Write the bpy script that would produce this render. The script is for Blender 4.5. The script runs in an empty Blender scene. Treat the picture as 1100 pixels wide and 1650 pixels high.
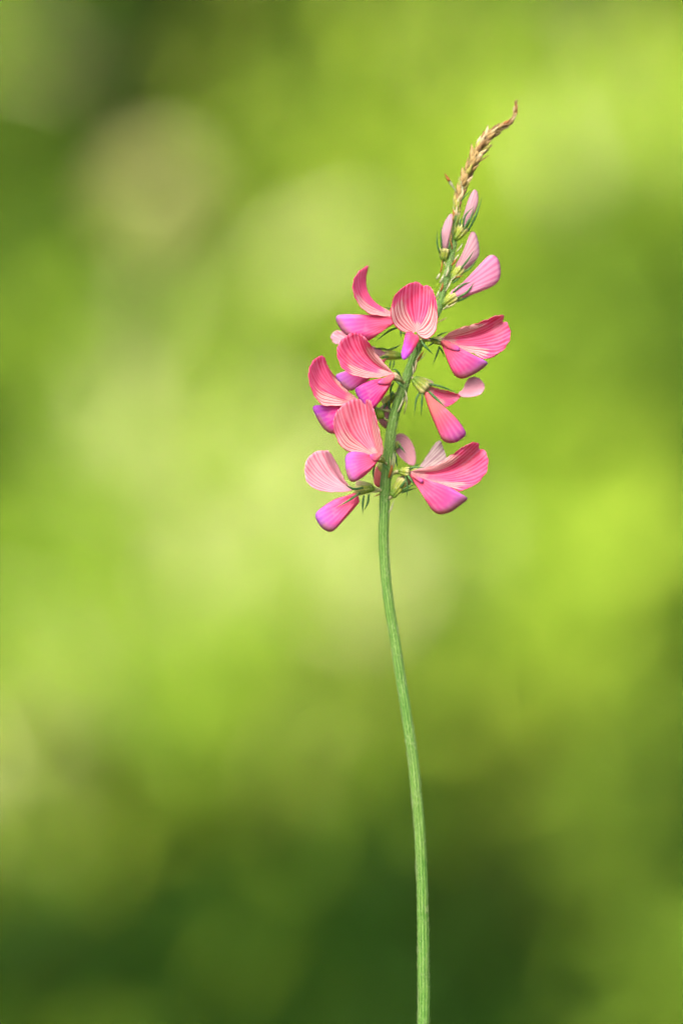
import bpy, bmesh, math, random
import numpy as np
from mathutils import Vector

random.seed(7)
rng = np.random.default_rng(11)
S = 0.18 / 1650          # metres in the plane of the flower per unit of the drawing grid
CAM_Z = 0.45
sc = bpy.context.scene
COL = sc.collection

# ------------------------------------------------------------------ camera
cam = bpy.data.cameras.new('camera')
cam_o = bpy.data.objects.new('camera', cam); COL.objects.link(cam_o)
cam_o.location = (0, -1.0, CAM_Z)
cam_o.rotation_euler = (math.radians(90), 0, 0)
cam.sensor_fit = 'VERTICAL'; cam.sensor_height = 36; cam.sensor_width = 24
cam.lens = 200
cam.clip_start = 0.05; cam.clip_end = 200
cam.dof.use_dof = True
cam.dof.focus_distance = 0.995
cam.dof.aperture_fstop = 5.6
sc.camera = cam_o

# ------------------------------------------------------------------ sky and sun (thin bright overcast)
SUN_EL, SUN_AZ = math.radians(46), math.radians(-158)     # azimuth from +Y, clockwise: behind the camera, to its left
w = bpy.data.worlds.new('World'); sc.world = w; w.use_nodes = True
nt = w.node_tree; bg = nt.nodes['Background']
sky = nt.nodes.new('ShaderNodeTexSky'); sky.sky_type = 'NISHITA'; sky.sun_disc = False
sky.sun_elevation = SUN_EL; sky.sun_rotation = SUN_AZ
sky.dust_density = 7.0; sky.air_density = 0.8; sky.ozone_density = 0.3
nt.links.new(sky.outputs['Color'], bg.inputs['Color']); bg.inputs['Strength'].default_value = 0.15
sun = bpy.data.lights.new('sun', 'SUN'); sun.energy = 1.5; sun.angle = math.radians(38); sun.color = (1.0, 0.94, 0.84)
sun_o = bpy.data.objects.new('sun', sun); COL.objects.link(sun_o); sun_o.location = (-1, -2, 3)
to_sun = Vector((math.sin(SUN_AZ) * math.cos(SUN_EL), math.cos(SUN_AZ) * math.cos(SUN_EL), math.sin(SUN_EL)))
sun_o.rotation_euler = to_sun.to_track_quat('Z', 'Y').to_euler()
sc.view_settings.view_transform = 'Standard'; sc.view_settings.look = 'None'
sc.view_settings.gamma = 1.0; sc.view_settings.use_curve_mapping = False
sc.view_settings.exposure = 1.85
sc.cycles.use_denoising = True
sc.cycles.denoising_input_passes = 'RGB_ALBEDO'
sc.cycles.max_bounces = 6
sc.cycles.sample_clamp_indirect = 4

# ------------------------------------------------------------------ materials
def lin(r, g, b, k=1.0):
    f = lambda c: ((c / 255 + 0.055) / 1.055) ** 2.4 if c > 10 else c / 255 / 12.92
    return (f(r) * k, f(g) * k, f(b) * k, 1)

class NT:
    def __init__(s, name):
        s.m = bpy.data.materials.new(name); s.m.use_nodes = True
        s.t = s.m.node_tree; s.p = s.t.nodes['Principled BSDF']; s.out = s.t.nodes['Material Output']
    def n(s, typ, **kw):
        n = s.t.nodes.new(typ)
        for k, v in kw.items(): setattr(n, k, v)
        return n
    def link(s, a, b): s.t.links.new(a, b)
    def val(s, sock, v):
        if isinstance(v, (int, float)): sock.default_value = v
        elif isinstance(v, tuple): sock.default_value = v
        else: s.link(v, sock)
    def math(s, op, a, b=0.0, c=None):
        n = s.n('ShaderNodeMath', operation=op)
        s.val(n.inputs[0], a); s.val(n.inputs[1], b)
        if c is not None: s.val(n.inputs[2], c)
        return n.outputs[0]
    def step(s, x, a, b):
        n = s.n('ShaderNodeMapRange', interpolation_type='SMOOTHSTEP'); n.clamp = True
        s.val(n.inputs[0], x); n.inputs[1].default_value = a; n.inputs[2].default_value = b
        return n.outputs[0]
    def mix(s, f, a, b):
        n = s.n('ShaderNodeMix', data_type='RGBA')
        s.val(n.inputs[0], f); s.val(n.inputs[6], a); s.val(n.inputs[7], b)
        return n.outputs[2]
    def attr(s, name):
        return s.n('ShaderNodeAttribute', attribute_name=name).outputs['Fac']
    def uv(s):
        n = s.n('ShaderNodeSeparateXYZ'); s.link(s.n('ShaderNodeUVMap', uv_map='UVMap').outputs[0], n.inputs[0])
        return n.outputs[0], n.outputs[1]
    def noise(s, scale, detail=3, vec=None):
        n = s.n('ShaderNodeTexNoise'); n.inputs['Scale'].default_value = scale; n.inputs['Detail'].default_value = detail
        if vec is None: vec = s.n('ShaderNodeTexCoord').outputs['Object']
        s.link(vec, n.inputs['Vector']); return n.outputs['Fac']
    def bump(s, h, strength, dist):
        n = s.n('ShaderNodeBump'); n.inputs['Strength'].default_value = strength; n.inputs['Distance'].default_value = dist
        s.link(h, n.inputs['Height']); s.link(n.outputs[0], s.p.inputs['Normal'])
    def finish(s, col, rough=0.6, trans=0.0, spec=0.25):
        s.val(s.p.inputs['Base Color'], col); s.p.inputs['Roughness'].default_value = rough
        s.p.inputs['Specular IOR Level'].default_value = spec
        if trans:
            t = s.n('ShaderNodeBsdfTranslucent'); s.val(t.inputs[0], col)
            mx = s.n('ShaderNodeMixShader'); mx.inputs[0].default_value = trans
            s.link(s.p.outputs[0], mx.inputs[1]); s.link(t.outputs[0], mx.inputs[2]); s.link(mx.outputs[0], s.out.inputs[0])
        return s.m

KP = 0.58     # the same for petals, which are the brightest things here
K = 0.46      # photographed colour -> reflectance, for the exposure set above

def banner_material(name, pink, deep, cream, line, nlines, pale=0.0):
    m = NT(name); t, u = m.uv()
    wob = m.math('MULTIPLY', m.math('SUBTRACT', m.noise(500, 2), 0.5), 0.012)
    ph = m.math('MULTIPLY', m.math('ADD', t, wob), float(nlines))
    tri = m.math('MULTIPLY', m.math('ABSOLUTE', m.math('SUBTRACT', m.math('FRACT', ph), 0.5)), 2.0)   # 1 on a vein
    broad = m.step(tri, 0.2, 0.8)
    thin = m.step(tri, 0.44, 0.82)
    fv = m.n('ShaderNodeCombineXYZ'); m.link(m.math('MULTIPLY', t, 9.0), fv.inputs[0]); m.link(m.math('MULTIPLY', u, 5.0), fv.inputs[1]); m.link(m.attr('seed'), fv.inputs[2])
    fade = m.n('ShaderNodeMapRange'); m.link(m.noise(1.0, 3, fv.outputs[0]), fade.inputs[0])
    fade.inputs[1].default_value = 0.3; fade.inputs[2].default_value = 0.65; fade.inputs[3].default_value = 0.62; fade.inputs[4].default_value = 1.0
    c1 = m.mix(m.math('MULTIPLY', broad, m.math('MULTIPLY', fade.outputs[0], 0.9)), pink, deep)
    fine = m.math('MULTIPLY', m.math('ABSOLUTE', m.math('SUBTRACT', m.math('FRACT', m.math('MULTIPLY', ph, 2.0)), 0.5)), 2.0)
    split = m.math('MULTIPLY', m.step(fine, 0.6, 0.95), m.math('MULTIPLY', m.step(u, 0.3, 0.6), 0.35))       # veins fork outward
    c1 = m.mix(split, c1, deep)
    dense = m.math('MULTIPLY', m.step(fine, 0.45, 0.85), 0.55)
    c2 = m.mix(m.math('MULTIPLY', m.math('MAXIMUM', thin, dense), m.math('MULTIPLY_ADD', fade.outputs[0], 0.5, 0.45)), cream, line)
    cr = m.attr('cream')
    cv = m.n('ShaderNodeCombineXYZ'); m.link(m.math('MULTIPLY', t, float(nlines) * 1.6), cv.inputs[0]); m.link(m.math('MULTIPLY', u, 2.5), cv.inputs[1]); m.link(m.attr('seed'), cv.inputs[2])
    rag = m.math('ADD', cr, m.math('MULTIPLY', m.math('SUBTRACT', m.noise(1.0, 2, cv.outputs[0]), 0.5), 1.3))
    rag = m.math('ADD', rag, m.math('MULTIPLY', tri, -0.32))
    f = m.math('MULTIPLY', m.step(rag, 0.2, 0.62), 0.9)
    c = m.mix(f, c1, c2)
    blotch = m.noise(350, 3)
    c = m.mix(m.math('MULTIPLY', m.step(blotch, 0.45, 0.75), 0.22), c, cream)
    m.bump(m.math('ADD', m.math('MULTIPLY', tri, 0.6), m.math('MULTIPLY', m.noise(2500, 3), 0.5)), 0.12, 0.00018)
    return m.finish(c, 0.6, 0.52, 0.12)

def keel_material(name, coral, mag, vio, rimc):
    m = NT(name); t, u = m.uv()
    g = m.math('ADD', m.attr('tipness'), m.math('MULTIPLY', m.math('SUBTRACT', m.noise(300, 3), 0.5), 0.25))
    c = m.mix(m.step(g, 0.2, 0.68), coral, mag)
    c = m.mix(m.step(g, 0.56, 1.04), c, vio)
    ph = m.math('MULTIPLY', m.math('ADD', t, m.math('MULTIPLY', m.noise(400, 2), 0.02)), 20.0)
    tri = m.math('MULTIPLY', m.math('ABSOLUTE', m.math('SUBTRACT', m.math('FRACT', ph), 0.5)), 2.0)
    pale = lin(248, 176, 226, KP)
    c = m.mix(m.math('MULTIPLY', m.step(tri, 0.2, 0.9), m.math('MULTIPLY', m.step(m.noise(260, 2), 0.25, 0.6), 0.26)), c, pale)
    c = m.mix(m.math('MULTIPLY', m.step(m.noise(620, 4), 0.5, 0.72), 0.35), c, lin(252, 160, 198, KP))
    c = m.mix(m.math('MULTIPLY', m.attr('rim'), 0.6), c, rimc)
    m.bump(m.math('ADD', m.math('MULTIPLY', tri, 0.3), m.math('MULTIPLY', m.noise(2500, 3), 0.6)), 0.3, 0.00015)
    return m.finish(c, 0.6, 0.42, 0.12)

def green_material(name, a, b, cdark, scale=420, hair=0.0, trans=0.12):
    m = NT(name)
    c = m.mix(m.step(m.noise(scale, 3), 0.35, 0.65), a, b)
    c = m.mix(m.math('MULTIPLY', m.step(m.noise(scale * 3.1, 3), 0.5, 0.75), 0.6), c, cdark)
    if hair: c = m.mix(m.math('MULTIPLY', m.step(m.noise(scale * 6, 2), 0.6, 0.75), hair), c, lin(215, 225, 190, K))
    m.bump(m.noise(scale * 5, 3), 0.4, 0.0002)
    return m.finish(c, 0.6, trans, 0.25)

def calyx_material(name, base, midc, lip, ribc):
    m = NT(name); t, u = m.uv()
    nz = m.noise(700, 4)
    g = m.math('ADD', u, m.math('MULTIPLY', m.math('SUBTRACT', nz, 0.5), 0.5))
    c = m.mix(m.step(g, 0.1, 0.45), base, midc)
    c = m.mix(m.step(g, 0.5, 0.85), c, lip)
    tri = m.math('MULTIPLY', m.math('ABSOLUTE', m.math('SUBTRACT', m.math('FRACT', m.math('MULTIPLY', t, 10.0)), 0.5)), 2.0)
    c = m.mix(m.math('MULTIPLY', m.step(tri, 0.55, 0.95), 0.6), c, ribc)
    c = m.mix(m.math('MULTIPLY', m.step(m.noise(3000, 2), 0.58, 0.7), 0.55), c, lin(222, 228, 196, K))
    m.bump(m.math('ADD', m.math('MULTIPLY', tri, 0.5), m.noise(3000, 3)), 0.7, 0.0002)
    return m.finish(c, 0.6, 0.25, 0.2)

def stem_material():
    m = NT('stem_green'); t, u = m.uv()
    ph = m.math('MULTIPLY', t, 11.0)
    tri = m.math('MULTIPLY', m.math('ABSOLUTE', m.math('SUBTRACT', m.math('FRACT', ph), 0.5)), 2.0)  # 1 in the groove
    st = m.n('ShaderNodeMapping'); st.inputs['Scale'].default_value = (1, 1, 0.18)
    m.link(m.n('ShaderNodeTexCoord').outputs['Object'], st.inputs[0])
    fl = m.noise(2600, 4, st.outputs[0])
    ridge = m.mix(m.step(fl, 0.35, 0.65), lin(92, 144, 50, K), lin(122, 166, 78, K))
    groove = m.mix(m.step(fl, 0.4, 0.7), lin(62, 118, 32, K), lin(86, 138, 50, K))
    big = m.step(m.noise(90, 2), 0.4, 0.65)
    c = m.mix(m.step(tri, 0.25, 0.75), ridge, groove)
    c = m.mix(m.math('MULTIPLY', big, 0.25), c, lin(116, 150, 60, K))
    fleck = m.step(m.noise(5200, 3, st.outputs[0]), 0.6, 0.72)
    c = m.mix(m.math('MULTIPLY', fleck, 0.16), c, lin(200, 214, 180, K))
    m.bump(m.math('ADD', m.math('MULTIPLY', tri, -0.5), m.math('MULTIPLY', fl, 0.7)), 0.35, 0.0002)
    return m.finish(c, 0.6, 0.0, 0.25)

def plain(name, a, b, scale, trans=0.0, rough=0.65):
    m = NT(name); c = m.mix(m.step(m.noise(scale, 4), 0.3, 0.7), a, b)
    m.bump(m.noise(scale * 3, 3), 0.4, 0.0002)
    return m.finish(c, rough, trans, 0.2)

M = {}
M['banner'] = banner_material('striped_pink_petal', lin(255, 128, 182, KP), lin(234, 28, 94, KP), lin(252, 218, 216, KP), lin(206, 30, 74, KP), 16)
M['banner_light'] = banner_material('light_pink_petal', lin(254, 166, 196, KP), lin(240, 78, 120, KP), lin(252, 218, 214, KP), lin(216, 62, 98, KP), 16)
M['banner_pale'] = banner_material('pale_pink_petal', lin(252, 204, 222, KP), lin(236, 124, 162, KP), lin(250, 216, 214, KP), lin(228, 116, 142, KP), 14)
M['banner_dusky'] = banner_material('dusky_pink_petal', lin(232, 180, 194, KP), lin(214, 138, 158, KP), lin(226, 186, 182, KP), lin(204, 130, 142, KP), 12)
M['banner_white'] = banner_material('greyish_white_petal', lin(222, 208, 208, KP), lin(176, 128, 150, KP), lin(226, 216, 206, KP), lin(160, 100, 128, KP), 9)
M['bud_pink'] = banner_material('bud_pink_petal', lin(244, 176, 214, KP), lin(226, 122, 172, KP), lin(246, 190, 214, KP), lin(228, 130, 172, KP), 20)
M['bud_dusky'] = banner_material('bud_dusky_petal', lin(228, 188, 202, KP), lin(206, 146, 166, KP), lin(214, 184, 178, KP), lin(196, 140, 150, KP), 14)
rimc = lin(216, 150, 104, K)
M['keel'] = keel_material('pink_violet_keel', lin(248, 88, 132, KP), lin(246, 92, 172, KP), lin(198, 116, 236, KP), rimc)
M['keel_deep'] = keel_material('magenta_violet_keel', lin(248, 62, 112, KP), lin(240, 64, 164, KP), lin(182, 78, 208, KP), rimc)
M['keel_coral'] = keel_material('coral_keel', lin(240, 120, 112, KP), lin(240, 92, 132, KP), lin(206, 92, 196, KP), rimc)
M['calyx'] = calyx_material('calyx_green', lin(120, 166, 48, K), lin(182, 196, 78, K), lin(224, 216, 146, K), lin(98, 150, 52, K))
M['calyx_pale'] = calyx_material('calyx_pale', lin(168, 186, 96, K), lin(212, 206, 150, K), lin(226, 196, 170, K), lin(150, 168, 90, K))
M['tooth'] = green_material('calyx_tooth_green', lin(52, 104, 44, K), lin(84, 134, 66, K), lin(36, 80, 30, K), 700, 0.12)
M['pedicel'] = green_material('pedicel_green', lin(150, 170, 90, K), lin(196, 190, 140, K), lin(150, 120, 90, K), 600, 0.3)
M['stem'] = stem_material()
M['hair'] = plain('stem_hair_white', lin(146, 182, 106, K), lin(182, 204, 148, K), 400, 0.4)
M['bract_brown'] = plain('papery_brown', lin(186, 120, 54, K), lin(132, 80, 34, K), 900, 0.15)
M['bract_white'] = plain('papery_white', lin(222, 222, 190, K), lin(168, 178, 120, K), 1400, 0.25)
M['dry_gold'] = plain('dried_gold', lin(192, 164, 106, K), lin(148, 122, 72, K), 900, 0.15)
M['dry_olive'] = plain('dried_olive', lin(184, 182, 92, K), lin(146, 138, 64, K), 900, 0.15)
M['dry_brown'] = plain('dried_brown', lin(166, 130, 84, K), lin(112, 84, 54, K), 900, 0.1)
M['dry_tan'] = plain('dried_tan', lin(220, 204, 160, K), lin(178, 152, 106, K), 900, 0.15)

# ------------------------------------------------------------------ object helpers
def W(p):      # drawing grid (x right, y down, d away) -> metres
    return np.array([(p[0] - 550) * S, p[2] * S, CAM_Z + (825 - p[1]) * S])

ORIGIN = {}
def root_pos(o): return ORIGIN.get(o.name, np.zeros(3)) if o else np.zeros(3)

def empty(name, pos, parent=None):
    o = bpy.data.objects.new(name, None); COL.objects.link(o)
    o.empty_display_size = 0.003
    pos = np.array(pos, float)
    o.location = tuple(pos - root_pos(parent)); o.parent = parent
    ORIGIN[o.name] = pos
    return o

def mesh(name, verts, faces, mat, parent=None, uv=None, attrs=None, smooth=True, pos=None):
    """verts in metres; the object's origin sits at pos (default: the first vertex)."""
    v = np.array(verts, float)
    p0 = np.array(pos if pos is not None else v[0], float)
    me = bpy.data.meshes.new(name)
    me.from_pydata((v - p0).tolist(), [], [tuple(f) for f in faces])
    if smooth: me.polygons.foreach_set('use_smooth', [True] * len(me.polygons))
    if uv is not None:
        layer = me.uv_layers.new(name='UVMap')
        idx = np.zeros(len(me.loops), dtype=np.int32); me.loops.foreach_get('vertex_index', idx)
        layer.data.foreach_set('uv', np.array(uv, float)[idx].ravel())
    for k, a in (attrs or {}).items():
        at = me.attributes.new(k, 'FLOAT', 'POINT'); at.data.foreach_set('value', np.array(a, float))
    me.materials.append(mat)
    o = bpy.data.objects.new(name, me); COL.objects.link(o)
    o.parent = parent; o.location = tuple(p0 - root_pos(parent))
    ORIGIN[o.name] = p0
    return o

def catmull(pts, n):
    """n points along a centripetal-ish smooth curve through pts, spaced by arc length."""
    P = np.array(pts, float)
    P = np.vstack([2 * P[0] - P[1], P, 2 * P[-1] - P[-2]])
    out = []
    for i in range(1, len(P) - 2):
        for t in np.linspace(0, 1, 12, endpoint=False):
            a, b, c, d = P[i - 1], P[i], P[i + 1], P[i + 2]
            out.append(0.5 * (2 * b + (c - a) * t + (2 * a - 5 * b + 4 * c - d) * t * t + (3 * b - a - 3 * c + d) * t ** 3))
    out.append(P[-2]); out = np.array(out)
    L = np.concatenate([[0], np.cumsum(np.linalg.norm(np.diff(out, axis=0), axis=1))])
    s = np.linspace(0, L[-1], n)
    return np.stack([np.interp(s, L, out[:, k]) for k in range(out.shape[1])], 1)

def sstep(x, a, b):
    t = np.clip((x - a) / (b - a), 0, 1); return t * t * (3 - 2 * t)

def outline3(outline, B, T, eL, eR):
    """Gives a traced outline its depth: along the axis base->tip, plus how far each side curls."""
    O = np.array([[p[0], p[1]] for p in outline], float)
    ax = np.array(T[:2], float) - np.array(B[:2], float); L = np.linalg.norm(ax); ax /= L
    rel = O - np.array(B[:2]); pr = np.clip(rel @ ax / L, 0, 1.1)
    side = rel[:, 0] * ax[1] - rel[:, 1] * ax[0]
    ms = max(side.max(), 1e-3); mn = max(-side.min(), 1e-3)
    # the first half of the outline counts as the left side
    fs = side[: len(side) // 2].mean()
    lpos = fs > 0
    d = B[2] + (T[2] - B[2]) * pr
    for i, sd in enumerate(side):
        wgt = (sd / ms if sd > 0 else -sd / mn) ** 1.3
        d[i] += (eL if (sd > 0) == lpos else eR) * wgt
    given = [len(p) > 2 for p in outline]
    for i, gvn in enumerate(given):
        if gvn: d[i] = outline[i][2]
    return np.column_stack([O, d])

def banner(parent, B, C, T, outline, mat, eL=-15, eR=-15, cream=1.0, nu=24, nt=90, name='banner_petal', ripple=0.22, sat=None, top=0.7):
    """Broad petal: a patch between its two side margins, its upper edge and its claw, bent to the given midrib B-C-T."""
    O = catmull(outline3(outline, B, T, eL, eR), 400)
    B = np.array(B, float); C = np.array(C, float); T = np.array(T, float)
    ax = (T - B)[:2]; L2 = ax @ ax
    pr = ((O - B)[:, :2] @ ax) / L2
    hit = np.where(pr > top)[0]; ia, ib = hit[0], hit[-1]
    def along(i0, i1, q):
        x = i0 + (i1 - i0) * q; k = int(min(398, max(0, math.floor(x)))); f = x - k
        return O[k] * (1 - f) + O[k + 1] * f
    ends = O[0], O[-1]
    V, UV, CR = [], [], []
    c00, c10 = B * 0.75 + ends[0] * 0.25, B * 0.75 + ends[1] * 0.25
    def left(u):
        return c00 * (1 - u / 0.12) + ends[0] * (u / 0.12) if u < 0.12 else along(0, ia, (u - 0.12) / 0.88)
    def right(u):
        return c10 * (1 - u / 0.12) + ends[1] * (u / 0.12) if u < 0.12 else along(399, ib, (u - 0.12) / 0.88)
    c01, c11 = along(ia, ib, 0), along(ia, ib, 1)
    def coons(u, v):
        return ((1 - v) * left(u) + v * right(u) + (1 - u) * (c00 * (1 - v) + c10 * v) + u * along(ia, ib, v)
                - ((1 - u) * (1 - v) * c00 + (1 - u) * v * c10 + u * (1 - v) * c01 + u * v * c11))
    ph = random.uniform(0, 6); ph2 = random.uniform(0, 6); ph3 = random.uniform(0, 6)
    knots = np.linspace(0, 1, 15); jit = knots + np.array([0] + [random.uniform(-0.022, 0.022) for _ in range(13)] + [0])
    size = math.sqrt(L2) / 80
    tip = along(ia, ib, 0.5)
    for i in range(nt):
        v = i / (nt - 1)
        for j in range(nu + 1):
            u = j / nu
            p = coons(u, v)
            mid = (1 - u) ** 2 * B + 2 * u * (1 - u) * C + u * u * tip
            p = p + (mid - coons(u, 0.5)) * (4 * v * (1 - v)) ** 1.15 * 0.9
            p[2] += ripple * math.cos(2 * math.pi * 14 * v) * u * (1 - 0.6 * u) + 1.6 * math.sin(7 * v + ph) * u * u
            p[2] += size * (1.5 * math.sin(5.3 * u + 6 * v + ph2) * math.sin(9 * v + ph3) + 0.8 * math.sin(13 * u - 11 * v + ph)) * u
            edge = max(sstep(u, 0.8, 1.0), sstep(abs(2 * v - 1), 0.85, 1.0) * sstep(u, 0.1, 0.3))
            wv = 37 * v + 23 * u + ph
            p[:2] += 0.65 * size * edge * np.array([math.sin(wv * 1.3 + ph2) * 0.7 + math.sin(wv * 2.9) * 0.4, math.cos(wv * 1.1 + ph3) * 0.7 + math.sin(wv * 2.3) * 0.4])
            p[2] += size * edge * 1.2 * math.sin(wv * 0.9)
            V.append(W(p)); UV.append((float(np.interp(v, knots, jit)), u))
            sidev = sstep(abs(2 * v - 1), 0.22, 0.62)
            ce = 0.42 + 0.32 * sidev
            CR.append(cream * max(1 - sstep(u, 0.10, 0.30), sidev * (1 - sstep(u, ce - 0.16, ce + 0.2))))
    F = []
    for i in range(nt - 1):
        for j in range(nu):
            a = i * (nu + 1) + j
            F.append((a, a + 1, a + nu + 2, a + nu + 1))
    o = mesh(name, V, F, mat, parent, UV, {'cream': CR, 'seed': [random.uniform(0, 50)] * len(V)})
    sd = o.modifiers.new('thickness', 'SOLIDIFY'); sd.thickness = 0.00007; sd.offset = 0
    return o

def keel(parent, B, T, outline, mat, H=13, rim=None, nu=16, nt=64, name='keel_petal', banner_like=False, viol=1.0, tdir=None):
    """Closed, laterally flattened boat: two bulging flanks that meet along the traced outline."""
    O = catmull(outline3(outline, B, T, 0, 0), nt)
    B = np.array(B, float); T = np.array(T, float)
    ax = (T - B)[:2]; L = np.linalg.norm(ax); ax = ax / L
    if tdir is None: tax, tl = ax, L
    else:
        tax = np.array(tdir[:2], float); tl = np.linalg.norm(tax); tax /= tl
    V, UV, TP, RM, CR = [], [], [], [], []
    kp = random.uniform(0, 6)
    for sgn in (-1, 1):
        for i in range(nt):
            t = i / (nt - 1); o = O[i]
            for j in range(nu + 1):
                u = 0.03 + 0.97 * j / nu
                p = B * (1 - u) + o * u
                h = H * math.sqrt(max(0, 1 - u ** 5)) * (max(0, 1 - abs(2 * t - 1) ** 3)) ** 0.55 * (0.32 + 0.68 * math.sin(math.pi * min(1, 0.08 + u * 0.72)))
                h *= 1 + 0.10 * math.sin(11 * t + 5 * u + kp) * math.sin(7 * u + kp)
                g = float(((p - B)[:2] @ tax) / tl)
                V.append(W((p[0], p[1], p[2] + sgn * h))); UV.append((t, u))
                TP.append(g * viol)
                r = 0.0
                if rim: r = float(sstep(t, rim[0], rim[0] + 0.06) * (1 - sstep(t, rim[1] - 0.06, rim[1])) * sstep(u, 0.85, 0.95))
                RM.append(r); CR.append(0.35 * (1 - sstep(u, 0.2, 0.6)))
    F = []; N = nt * (nu + 1)
    for s in (0, 1):
        for i in range(nt - 1):
            for j in range(nu):
                a = s * N + i * (nu + 1) + j
                q = (a, a + 1, a + nu + 2, a + nu + 1)
                F.append(q if s == 0 else q[::-1])
    o = mesh(name, V, F, mat, parent, UV, {'tipness': TP, 'rim': RM, 'cream': CR, 'seed': [random.uniform(0, 50)] * len(V)})
    wd = o.modifiers.new('join', 'WELD'); wd.merge_threshold = 0.00001
    return o

def sweep(name, pts, radii, mat, parent, seg=8, lobes=0, lobe=0.0, n=16, uvlen=1.0, flat=None):
    """Tapered tube through pts (drawing grid), radii given at the same points."""
    P = np.array([list(p) + [r] for p, r in zip(pts, radii)], float)
    R = catmull(P, n)
    c = np.array([W(p[:3]) for p in R]); rad = np.maximum(R[:, 3], 0.05) * S
    V, UV, F = [], [], []
    tang = np.gradient(c, axis=0); tang /= np.linalg.norm(tang, axis=1)[:, None] + 1e-12
    ref = np.array([0, 1.0, 0])
    for i in range(n):
        t = tang[i]; a = np.cross(t, ref); 
        if np.linalg.norm(a) < 1e-4: a = np.cross(t, [1.0, 0, 0])
        a /= np.linalg.norm(a); b = np.cross(a, t)
        for k in range(seg):
            th = 2 * math.pi * k / seg
            r = rad[i] * (1 + lobe * math.cos(lobes * th) + (0.03 * math.sin(i * 0.71 + th) + 0.02 * math.sin(i * 1.9 + 2 * th) if lobes == 11 else 0))
            fb = flat if flat else 1.0
            V.append(c[i] + a * r * math.cos(th) + b * r * fb * math.sin(th)); UV.append((k / seg, i / n * uvlen))
    for i in range(n - 1):
        for k in range(seg):
            q = i * seg + k; q2 = i * seg + (k + 1) % seg
            F.append((q, q2, q2 + seg, q + seg))
    F.append(tuple(range(seg))[::-1]); F.append(tuple(range((n - 1) * seg, n * seg)))
    return mesh(name, V, F, mat, parent, UV, pos=c[0])

def calyx(parent, base, mouth, r, mat='calyx', r0=0.45):
    b = np.array(base, float); m_ = np.array(mouth, float)
    pts = [b, b + (m_ - b) * 0.25, b + (m_ - b) * 0.6, m_, m_ + (m_ - b) * 0.12]
    return sweep('calyx', pts, [r * r0, r * 0.72, r * 0.9, r * 1.0, r * 0.7], M[mat], parent, seg=30, lobes=5, lobe=0.1, n=16)

def tooth(parent, pts, wid=2.1, mat='tooth'):
    wid *= 0.86
    rr = [wid * 0.8] + [wid * 0.95] * (len(pts) - 2) + [0.12]
    if len(pts) == 2:
        a, b = np.array(pts[0], float), np.array(pts[1], float)
        mid = (a + b) / 2 + np.array([0.0, -1.0, -2.0]); pts = [a, mid, b]; rr = [wid * 0.85, wid * 0.8, 0.12]
    return sweep('calyx_tooth', pts, rr, M[mat], parent, seg=6, n=10, flat=0.55)

def pedicel(parent, pts, r=2.6):
    return sweep('pedicel', pts, [r * 1.1] + [r] * (len(pts) - 1), M['pedicel'], parent, seg=8, n=10)

def flower(base): return empty('flower', W(base), plant)

# ------------------------------------------------------------------ the ground and the bank behind
def bank_y(z): return 1.75 + z * 0.85
def ground():
    xs = np.linspace(-6, 6, 61)
    prof = [(-4, 0.0), (-2, 0.0), (-1, 0.0), (0, 0.0), (0.8, 0.0), (1.4, 0.0)]
    prof += [(bank_y(z) + 0.12, z) for z in np.linspace(0.03, 2.2, 24)] + [(4.6, 2.5), (8, 2.8), (20, 3.0)]
    V, F = [], []
    for (y, z) in prof:
        for x in xs: V.append((x, y, z + 0.02 * math.sin(x * 3 + y * 5) * (y > 1.4)))
    n = len(xs)
    for i in range(len(prof) - 1):
        for j in range(n - 1): F.append((i * n + j, i * n + j + 1, (i + 1) * n + j + 1, (i + 1) * n + j))
    m = NT('meadow_soil')
    c = m.mix(m.step(m.noise(6, 5), 0.35, 0.65), lin(88, 108, 44, K), lin(116, 138, 60, K))
    m.bump(m.noise(40, 4), 0.6, 0.02)
    o = mesh('ground', V, F, m.finish(c, 0.9, 0, 0.1), pos=(0, 0, 0))
    o['kind'] = 'structure'; o['label'] = 'grassy meadow ground rising into a bank behind the flower'
ground()

# plants of the bank: sunlit and shaded patches are painted with the leaf colours
KINDS = {     # leaf colour, name, description
    'pale':  ((0.80, 0.85, 0.42, 1), 'yellow_glow_grass', 'pale yellow-green grass blurred into patches left of the stem, a soft sunlit glow painted in its colour'),  # leaf colour lightened to carry the sunlit glow, as in lime below
    'lime':  ((0.44, 0.62, 0.06, 1), 'sunlit_lime_foliage', 'bright lime foliage blurred into patches behind and right of the spike, sunlight painted in its colour'),
    'mid':   ((0.20, 0.34, 0.028, 1), 'green_foliage', 'mid green blurred foliage filling the bank behind the flower'),
    'dark':  ((0.018, 0.062, 0.004, 1), 'shade_green_foliage', 'dark green blurred foliage low behind the stem and in the upper corner, shade painted in its colour'),  # dark leaves in place of shaded hollows, brown below helps
    'brown': ((0.042, 0.052, 0.006, 1), 'shade_brown_undergrowth', 'dark olive brown undergrowth blurred behind the lower stem, shade painted in its colour'),
    'tan':   ((0.37, 0.42, 0.12, 1), 'dry_grass', 'dull tan dry grass blurred between the green patches'),
}
GX = [30, 140, 250, 360, 470, 580, 690, 800, 910, 1020, 1080]
GY = [60, 230, 400, 570, 740, 910, 1080, 1250, 1420, 1590]
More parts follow.
